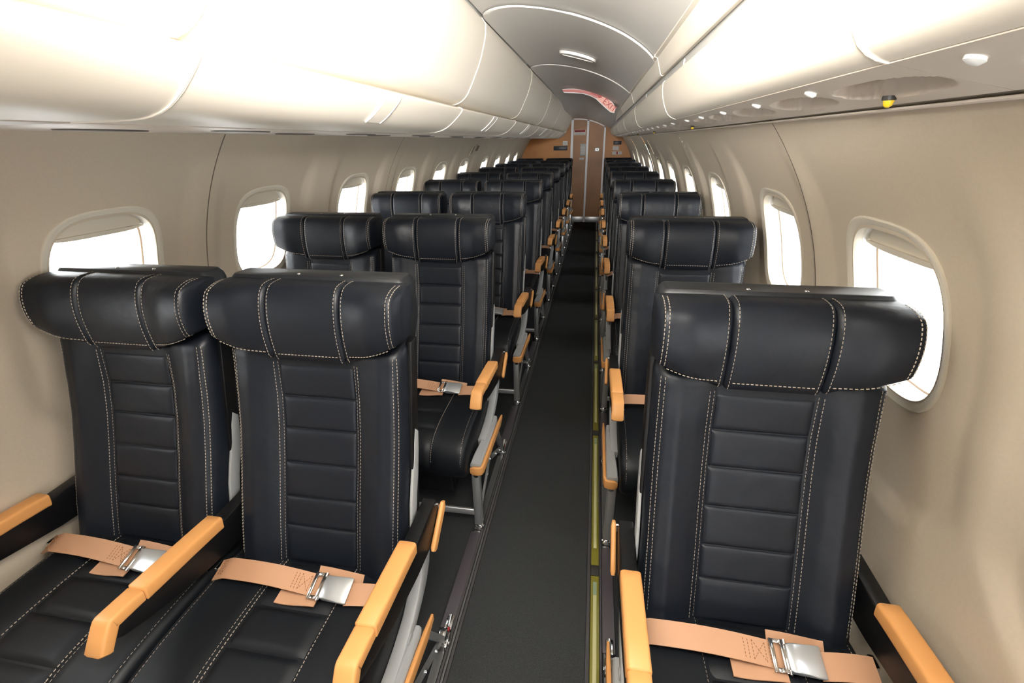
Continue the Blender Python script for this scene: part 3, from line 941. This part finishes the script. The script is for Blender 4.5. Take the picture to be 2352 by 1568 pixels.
def build_shell():
    rings = []
    for z in [.30, .306] + list(np.linspace(.33, 1.0, 12)) + [1.03, 1.06, 1.09, 1.112, 1.124, 1.1315, 1.134]:
        hw = .205 + .015 * float(sm((z - .95) / .08))
        y0 = yc(z) + .070; y1 = yc(z) + .112
        if z > .99:
            k = float(sm((z - .99) / .06)); y0 = y0 * (1 - k) + .925 * k; y1 = y1 * (1 - k) + 1.000 * k
        ins = 0
        if z > 1.112: k = (z - 1.112) / .022; ins = .011 * k ** 2.2
        if z < .32: ins = .006
        sec = rrect(2 * (hw - ins), (y1 - y0) - 2 * ins * .8, max(.004, .013 - ins * .3), 4)
        rings.append([(a, (y0 + y1) / 2 + b, z) for a, b in sec])
    return mesh('back_shell', *loft(rings), SHELL)
def build_snap():
    return mesh('snap', *loft([[(r * math.cos(a), r * math.sin(a), z) for a in np.linspace(0, 2 * math.pi, 11)[:-1]] for r, z in ((.0042, 0), (.0042, .0012), (.0028, .0026), (.001, .003))]), CHROME)

CPROF = [(.80, .432), (.74, .447), (.66, .4525), (.56, .4525), (.48, .4485), (.42, .440), (.375, .424), (.345, .398), (.330, .364), (.327, .328), (.336, .296), (.362, .277)]
CS = spline(CPROF, 34)
def build_cushion(xl, xr):
    rings = []
    xs = [xl, xl + .003, xl + .009] + list(np.linspace(xl + .02, xr - .02, 31)) + [xr - .009, xr - .003, xr]
    for x in xs:
        e = min(x - xl, xr - x)
        ins = .016 * (1 - min(1, e / .018)) ** 2.2
        gr = .005 * math.exp(-((abs(x) - .098) / .004) ** 2) + (.006 if abs(x) < .09 else 0)
        r = []
        for i, (y, z) in enumerate(CS):
            a = np.array(CS[max(0, i - 1)]); b = np.array(CS[min(len(CS) - 1, i + 1)]); t = (b - a) / np.linalg.norm(b - a)
            nrm = np.array([-t[1], t[0]])      # inward
            if nrm @ (np.array([.55, .36]) - np.array([y, z])) < 0: nrm = -nrm
            p = np.array([y, z]) + nrm * (ins + gr)
            r.append((x, p[0], p[1]))
        r += [(x, .80, .280)]
        rings.append(r)
    return mesh('seat_cushion', *loft(rings), LEATHER_SEAT)
def cush(s):
    """point and inward normal at arc fraction s"""
    q = s * (len(CS) - 1); i = min(int(q), len(CS) - 2); u = q - i
    a = np.array(CS[i]); b = np.array(CS[i + 1]); p = a + (b - a) * u; t = (b - a) / np.linalg.norm(b - a)
    n = np.array([-t[1], t[0]])
    if n @ (np.array([.55, .36]) - p) < 0: n = -n
    return p, n
def build_cushion_quilt(s0, s1, hw=.089):
    nu, nv = 15, 12
    P = []; B = []
    for v in np.linspace(-1, 1, nv):
        row = []; rb = []
        for u in np.linspace(-1, 1, nu):
            p, n = cush((s0 + s1) / 2 + v * (s1 - s0 - .006) / 2)
            b = ((1 - abs(u) ** 8) * (1 - abs(v) ** 8)) ** .6
            q = p + n * (.0062 - .0075 * b)
            row.append((u * hw, q[0], q[1])); rb.append((u * hw, *(q + n * .012)))
        P.append(row); B.append(rb)
    v, f = grid(P); n0 = len(v)
    bd = [(i, 0) for i in range(nv)] + [(nv - 1, j) for j in range(1, nu)] + [(i, nu - 1) for i in range(nv - 2, -1, -1)] + [(0, j) for j in range(nu - 2, 0, -1)]
    v += [B[i][j] for i, j in bd]
    for k in range(len(bd)):
        k2 = (k + 1) % len(bd); f.append((bd[k][0] * nu + bd[k][1], bd[k2][0] * nu + bd[k2][1], n0 + k2, n0 + k))
    return mesh('quilt_panel', v, f, LEATHER_SEAT)
def build_cushion_stitching(xl, xr):
    g = G()
    for x in (-.1035, -.0935, .0935, .1035, xl + .018, xl + .026, xr - .018, xr - .026):
        pts = []
        for s in np.linspace(.06, .86, 40):
            p, n = cush(s); q = p - n * -.0028 if abs(x) < .11 else p - n * -.001
            pts.append((x, q[0], q[1]))
        # outward normal varies: split in three runs
        for a, b, nn in ((0, 22, (0, -.1, 1)), (21, 30, (0, -.7, .7)), (29, 40, (0, -1, 0))):
            stitches(g, pts[a:b], nn, wd=.0015)
    return g.mesh('stitching', THREAD, False)

# seat belt
def strip_mesh(name, pts, wd, th, m, tilt=None):
    """webbing along a 3d path; its width lies in the tilt direction"""
    rings = []
    for i, p in enumerate(pts):
        p = np.array(p, float)
        wv = np.array(tilt[i] if isinstance(tilt, list) else tilt, float); wv /= np.linalg.norm(wv)
        a = np.array(pts[max(0, i - 1)], float); b = np.array(pts[min(len(pts) - 1, i + 1)], float)
        t = (b - a) / np.linalg.norm(b - a); n = np.cross(t, wv); n /= np.linalg.norm(n)
        rings.append([tuple(p + wv * wd / 2 + n * th / 2), tuple(p + wv * wd / 2 - n * th / 2), tuple(p - wv * wd / 2 - n * th / 2), tuple(p - wv * wd / 2 + n * th / 2)])
    return loft(rings)
def build_belt():
    g = G()
    W = (0, .90, .30)
    # long half from the inner anchor to the buckle
    x = np.linspace(-.232, .055, 18)
    path = [(v, .672 - .012 * (v + .23) / .29, .474 + .010 * math.sin((v + .232) / .287 * math.pi) + (.0 if v > -.2 else -.012 * (-.2 - v) / .03)) for v in x]
    g.add(*strip_mesh('b', path, .048, .0028, BELT, W))
    # folded-back loop under the buckle end
    x2 = np.linspace(.055, -.045, 9)
    path2 = [(v, .640, .463 + .004 * math.cos(k * .5)) for k, v in enumerate(x2)]
    g.add(*strip_mesh('b', path2, .044, .0026, BELT, (0, .97, .12)))
    # short half from the buckle to the outer anchor
    x3 = np.linspace(.118, .226, 9)
    path3 = [(v, .655 + .010 * (v - .118) / .1, .470 + .004 * math.sin((v - .118) / .108 * math.pi) - .004 * (v - .118) / .1) for v in x3]
    g.add(*strip_mesh('b', path3, .048, .0028, BELT, W))
    # loose tail tucked behind the buckle
    x4 = np.linspace(.03, .14, 8)
    path4 = [(v, .690, .476 + .006 * math.cos((v - .03) * 22)) for v in x4]
    g.add(*strip_mesh('b', path4, .030, .0026, BELT, (0, .75, .66)))
    return g.mesh('seat_belt', BELT)
def build_belt_stitching():
    g = G()
    W = np.array((0, .90, .30)); W /= np.linalg.norm(W)
    def P(v, k):
        c = np.array((v, .672 - .012 * (v + .23) / .29, .474 + .010 * math.sin((v + .232) / .287 * math.pi) + .0016))
        return tuple(c + W * k)
    for v in (-.018, -.010, -.002, .022, .030):
        stitches(g, [P(v, -.017), P(v, .017)], (0, -.3, 1), .0035, .0025, .0014)
    stitches(g, [P(-.002, -.017), P(.022, .017)], (0, -.3, 1), .0035, .0025, .0014)
    stitches(g, [P(-.002, .017), P(.022, -.017)], (0, -.3, 1), .0035, .0025, .0014)
    for v in (-.215, -.208):
        stitches(g, [P(v, -.017), P(v, .017)], (0, -.3, 1), .0035, .0025, .0014)
    return g.mesh('stitching', BELTTH, False)
def build_buckle():
    # bowed lift-cover buckle, tilted like the webbing
    rings = []
    prof = [(-.000, .046, .012), (.006, .050, .016), (.018, .051, .017), (.034, .053, .013), (.048, .056, .009), (.060, .057, .006), (.064, .054, .004)]
    ca, sa = .949, .316
    for dx, wd, hh in prof:
        sec = rrect(wd, hh, min(.0025, hh * .45), 3)
        rings.append([(.060 + dx, .657 + a * ca - b * sa, .476 + a * sa + b * ca + .003) for a, b in sec])
    return mesh('buckle', *loft(rings), BUCKLE)
def build_tongue():
    g = G()
    ca, sa = .949, .316
    sec = [(-.026, -.012), (-.020, .012), (.020, .012), (.026, -.012), (.030, -.012), (.030, .016), (-.030, .016), (-.030, -.012)]
    for (w0, w1, x0, x1) in ((-.029, .029, .050, .062), (-.029, -.021, .038, .052), (.021, .029, .038, .052), (-.029, .029, .030, .038)):
        v, f = box(x0, x1, w0, w1, -.0015, .0015, .0008, 1)
        g.add([(x, .657 + y * ca - z * sa, .482 + y * sa + z * ca) for x, y, z in v], f)
    for w0 in (-.026, .026):
        v, f = rod((.058, w0 - .004, .006), (.058, w0 + .004, .006), .003)
        g.add([(x, .657 + y * ca - z * sa, .478 + y * sa + z * ca) for x, y, z in v], f)
    return g.mesh('latch_tongue', CHROME)

# armrest, x measured from its own centre
ARM_POLY = [(.872, .572), (.735, .566), (.50, .578), (.450, .578), (.428, .562), (.452, .540), (.50, .522), (.58, .500), (.72, .478), (.85, .470), (.880, .490), (.886, .54)]
M_ARM = mesh('armrest', *prism(ARM_POLY, -.0175, .0175, .004), BLACKPL)
M_CAP = mesh('armrest_cap', *sweep([(.726, .583), (.70, .5855), (.65, .589), (.58, .593), (.514, .597)], .043, .034, .007), TAN)
M_FCAP = mesh('front_cap', *sweep([(.516, .5935), (.49, .5950), (.46, .5965), (.447, .5970), (.440, .5940), (.434, .5870), (.420, .5670), (.405, .5450)], .0405, .028, .006), TAN)
M_SCREW = mesh('screw', *rod((-.004, 0, 0), (.004, 0, 0), .004, 10), CHROME)

# aisle side structure, x measured from the aisle armrest centre, +x towards the aisle
STRUT = [(.800, .500), (.838, .492), (.836, .455), (.822, .415), (.795, .382), (.755, .355), (.700, .337), (.640, .330), (.640, .300), (.690, .302), (.60, .302), (.60, .345), (.655, .352), (.705, .368), (.745, .392), (.772, .425), (.788, .462)]
STRUT = [(.802, .505), (.840, .490), (.837, .450), (.822, .412), (.795, .380), (.757, .353), (.710, .332), (.650, .316), (.560, .308), (.520, .308), (.520, .3345), (.580, .337), (.635, .345), (.690, .363), (.730, .388), (.760, .418), (.780, .455), (.790, .490)]
def build_strut(): return mesh('side_strut', *prism(STRUT, -.024, .006, .004), GREYPL)
def build_beam():
    # side rail widening towards the front
    rings = []
    for y, x0, x1 in ((.372, -.014, .022), (.376, -.018, .022), (.42, -.018, .022), (.52, -.012, .022), (.60, -.008, .022), (.68, -.006, .020), (.70, -.004, .018)):
        rings.append([(x0, y, .300), (x0, y, .328), (x0 + .004, y, .333), (x1 - .004, y, .333), (x1, y, .328), (x1, y, .300)])
    return mesh('side_rail', *loft(rings), GREYPL)
def build_lower_trim():
    sec = rrect(.011, .036, .004, 4)
    path = [(.027, .752), (.0275, .70), (.028, .60), (.028, .50), (.028, .42), (.0275, .385), (.024, .371), (.014, .366), (-.006, .366), (-.016, .367)]
    rings = []
    for i, (x, y) in enumerate(path):
        a = np.array(path[max(0, i - 1)]); b = np.array(path[min(len(path) - 1, i + 1)]); t = (b - a) / np.linalg.norm(b - a); n = np.array([t[1], -t[0]])
        z0 = .306 - .010 * float(sm((y - .55) / .2))
        k = .6 if i in (0, len(path) - 1) else 1
        rings.append([(x + n[0] * u * k, y + n[1] * u * k, z0 + v * k) for u, v in sec])
    return mesh('lower_trim', *loft(rings), TAN)
def build_bumper():
    sec = rrect(.012, .030, .005, 4)
    path = [(.902, .540), (.896, .530), (.875, .515), (.840, .490), (.812, .470), (.806, .464)]
    rings = []
    for i, (y, z) in enumerate(path):
        a = np.array(path[max(0, i - 1)]); b = np.array(path[min(len(path) - 1, i + 1)]); t = (b - a) / np.linalg.norm(b - a); n = np.array([-t[1], t[0]])
        k = .65 if i in (0, len(path) - 1) else 1
        rings.append([(.026 + u * k, y + n[0] * v * k, z + n[1] * v * k) for u, v in sec])
    return mesh('bumper', *loft(rings), TAN)
def build_front_leg():
    g = G()
    g.add(*bar((0, .392, .035), (0, .388, .302), .030, .024))
    g.add(*box(-.012, .012, .372, .378, .04, .29, .002))
    return g.mesh('leg', ALU)
def build_rear_leg():
    g = G()
    g.add(*bar((0, .862, .035), (0, .705, .305), .020, .018))
    g.add(*bar((0, .400, .285), (0, .850, .055), .008, .020))
    g.add(*bar((0, .405, .06), (0, .640, .200), .008, .016))
    return g.mesh('leg', ALU)
def build_rivets():
    g = G()
    for (y, z) in ((.43, .27), (.52, .224), (.60, .184), (.64, .20), (.72, .12), (.80, .08), (.46, .09), (.55, .145)):
        g.add(*rod((.003, y, z), (.0085, y, z), .0055, 8))
    return g.mesh('rivet', CHROME)
def build_foot(y):
    g = G()
    g.add(*box(-.016, .016, y - .022, y + .026, .0, .030, .004))
    g.add(*box(-.012, .012, y - .014, y + .014, .028, .062, .004))
    g.add(*rod((-.019, y, .018), (.019, y, .018), .007, 10))
    return g.mesh('foot', CHROME)
M_RCLEAT = None
def build_cleat():
    g = G()
    g.add(*box(-.012, .012, .905, .955, .0, .022, .005))
    g.add(*rod((0, .915, .022), (0, .945, .034), .005, 8))
    return g.mesh('track_fitting', CHROME)
M_REDBTN = mesh('fitting_button', *rod((0.004, .900, .030), (0.010, .900, .030), .006, 10), REDTAG)
def build_crossbar(L):
    return mesh('baggage_bar', *box(0, L, .380, .392, .078, .106, .004), ALU)
def build_tube_frame(L):
    g = G()
    g.add(*rod((0, .43, .285), (L, .43, .285), .016, 10))
    g.add(*rod((0, .70, .285), (L, .70, .285), .016, 10))
    return g.mesh('frame_tube', BLACKPL)
BRK = [(.886, .775), (.872, .745), (.858, .70), (.835, .65), (.815, .60), (.800, .545), (.80, .49), (.828, .49), (.835, .55), (.853, .605), (.875, .655), (.892, .71), (.902, .758)]
M_BRK = mesh('side_bracket', *prism(BRK, -.0035, .0035, .0015), GREYPL)
M_SPINE = mesh('back_side_trim', *prism([(.80, .46), (.838, .46), (.955, .99), (.918, .99)], -.006, .006, .002), BLACKPL)

M_BACK = build_backrest(); M_QUILT = [build_quilt(a + .001, b - .001) for a, b in zip(SEAMZ[:-1], SEAMZ[1:])]
M_BST = build_back_stitching(); M_HCORE = build_head_core()
M_PADC = build_pad(-.0885, .0885, True, True, 'centre_pad')
M_PADL = build_pad(-.2285, -.0900, False, True, 'side_pad'); M_PADR = build_pad(.0900, .2285, True, False, 'side_pad')
M_HST = build_head_stitching(); M_SHELL = build_shell(); M_SNAP = build_snap()
CW = {'single': (-.222, .222), 'window': (-.222, .2455), 'aisle': (-.2455, .222)}
M_CUSH = {k: build_cushion(*v) for k, v in CW.items()}
M_CST = {k: build_cushion_stitching(*v) for k, v in CW.items()}
M_CQ = [build_cushion_quilt(a, b) for a, b in ((.10, .31), (.31, .46), (.46, .62), (.62, .93))]
M_BELT = build_belt(); M_BELTST = build_belt_stitching(); M_BUCKLE = build_buckle(); M_TONGUE = build_tongue()
M_STRUT = build_strut(); M_BEAM = build_beam(); M_LTRIM = build_lower_trim(); M_BUMP = build_bumper()
M_FLEG = build_front_leg(); M_RLEG = build_rear_leg(); M_RIV = build_rivets(); M_FF = build_foot(.392); M_RF = build_foot(.866); M_CLEAT = build_cleat()
M_FAST = mesh('fastener', *rod((.004, .366, .284), (.004, .380, .284), .009, 12), CHROME)
M_BADGE = mesh('badge', *rod((.006, .662, .336), (.0085, .662, .336), .013, 18), GREYPL)
M_POUCH = mesh('life_vest_pouch', *box(-.15, .15, .405, .72, .155, .272, .012), BLACKPL)
M_RTAG = mesh('red_tab', *box(-.030, .005, .398, .406, .168, .200, .002), REDTAG)
M_BAR = {'d': build_crossbar(.76), 's': build_crossbar(.42)}
M_TUBE = {'d': build_tube_frame(.95), 's': build_tube_frame(.46)}
M_LEG2 = mesh('leg', *bar((0, .392, .0), (0, .392, .29), .022, .022), ALU)
M_ANCH = mesh('belt_anchor', *box(-.006, .006, .672, .70, .43, .476, .002), CHROME)

def add_seat(t, xs, kind, base):
    """upholstery of one seat place; xs = its centre relative to the thing"""
    L = (xs, 0, 0)
    b = put('backrest', M_BACK, t, L)
    for q in M_QUILT: put('quilt_panel', q, b)
    tag(put('stitching', M_BST, b), kind='stuff')
    for s in (-1, 1):
        put('side_bracket', M_BRK, b, (s * .2225, 0, 0))
    put('back_side_trim', M_SPINE, b, (-.219, 0, 0)); put('back_side_trim', M_SPINE, b, (.219, 0, 0))
    sh = put('back_shell', M_SHELL, t, L)
    for x in (-.048, .060): put('snap', M_SNAP, sh, (x, .950, 1.1330))
    h = put('headrest', M_HCORE, t, L)
    put('centre_pad', M_PADC, h); put('side_pad', M_PADL, h); put('side_pad', M_PADR, h)
    tag(put('stitching', M_HST, h), kind='stuff')
    c = put('seat_cushion', M_CUSH[kind], t, L)
    for q in M_CQ: put('quilt_panel', q, c)
    tag(put('stitching', M_CST[kind], c), kind='stuff')
    bl = put('seat_belt', M_BELT, t, L); bl['label'] = 'tan webbing seat belt'
    tag(put('stitching', M_BELTST, bl), kind='stuff'); bk = put('buckle', M_BUCKLE, bl); bk['label'] = 'silver lift-cover buckle'
    put('latch_tongue', M_TONGUE, bl)
    put('belt_anchor', M_ANCH, bl, (-.236, 0, -.01)); put('belt_anchor', M_ANCH, bl, (.230, 0, -.01))
    p = put('life_vest_pouch', M_POUCH, t, L); put('red_tab', M_RTAG, p)

def add_arm(t, x, aisle=0):
    a = put('armrest', M_ARM, t, (x, 0, 0))
    put('armrest_cap', M_CAP, a); put('front_cap', M_FCAP, a)
    if aisle:
        put('screw', M_SCREW, a, (aisle * .019, .872, .556))
        put('screw', M_SCREW, a, (-aisle * .019, .452, .560))
    return a

def add_side(t, x, s, ln):
    """aisle-side metalwork; s=+1 when the aisle lies to +x"""
    def P(nm, me, par=None):
        o = put(nm, me, par or t, (x, 0, 0) if par is None else None)
        if s < 0 and par is None: o.scale = (-1, 1, 1)
        return o
    st = P('side_strut', M_STRUT); put('badge', M_BADGE, st)
    be = P('side_rail', M_BEAM); put('lower_trim', M_LTRIM, be)
    P('bumper', M_BUMP)
    put('fastener', M_FAST, be)
    l1 = P('leg', M_FLEG); put('foot', M_FF, l1)
    l2 = P('leg', M_RLEG); put('rivet', M_RIV, l2); put('foot', M_RF, l2)
    ct = put('track_fitting', M_CLEAT, l2); put('fitting_button', M_REDBTN, l2)
    k = 'd' if ln == 'd' else 's'
    b = put('baggage_bar', M_BAR[k], t, (x, 0, 0)); b.scale = (-s, 1, 1)
    tb = put('frame_tube', M_TUBE[k], t, (x - s * .02, 0, 0)); tb.scale = (-s, 1, 1)
    put('leg', M_LEG2, t, (x - s * (.76 if k == 'd' else .42), 0, 0))

NAMES = ['front', 'second', 'third', 'fourth', 'fifth', 'sixth', 'seventh', 'eighth', 'ninth']
for r in range(NROW):
    y = r * PITCH
    t = empty('double_seat', (-0.695, y, 0.0))
    if r == 0: lb = 'front double seat on the left nearest the camera, black leather, tan armrests'
    elif r == NROW - 1: lb = 'rearmost double seat on the left, black leather, against the brown bulkhead'
    else: lb = '%s double seat from the front on the left, black leather' % NAMES[r]
    tag(t, lb, 'seat', 'black leather double seats left of the aisle')
    add_seat(t, -0.945 + .695, 'window', None); add_seat(t, -0.445 + .695, 'aisle', None)
    add_arm(t, -1.203 + .695); add_arm(t, -0.693 + .695); add_arm(t, -0.197 + .695, 1)
    add_side(t, -0.199 + .695, 1, 'd')
    t = empty('single_seat', (0.54, y, 0.0))
    if r == 0: lb = 'front single seat on the right nearest the camera, black leather, tan armrests'
    elif r == NROW - 1: lb = 'rearmost single seat on the right, black leather, against the brown bulkhead'
    else: lb = '%s single seat from the front on the right, black leather' % NAMES[r]
    tag(t, lb, 'seat', 'black leather single seats right of the aisle')
    add_seat(t, 0.0, 'single', None)
    add_arm(t, 0.297 - .54, -1); add_arm(t, 0.783 - .54)
    add_side(t, 0.297 - .54, -1, 's')
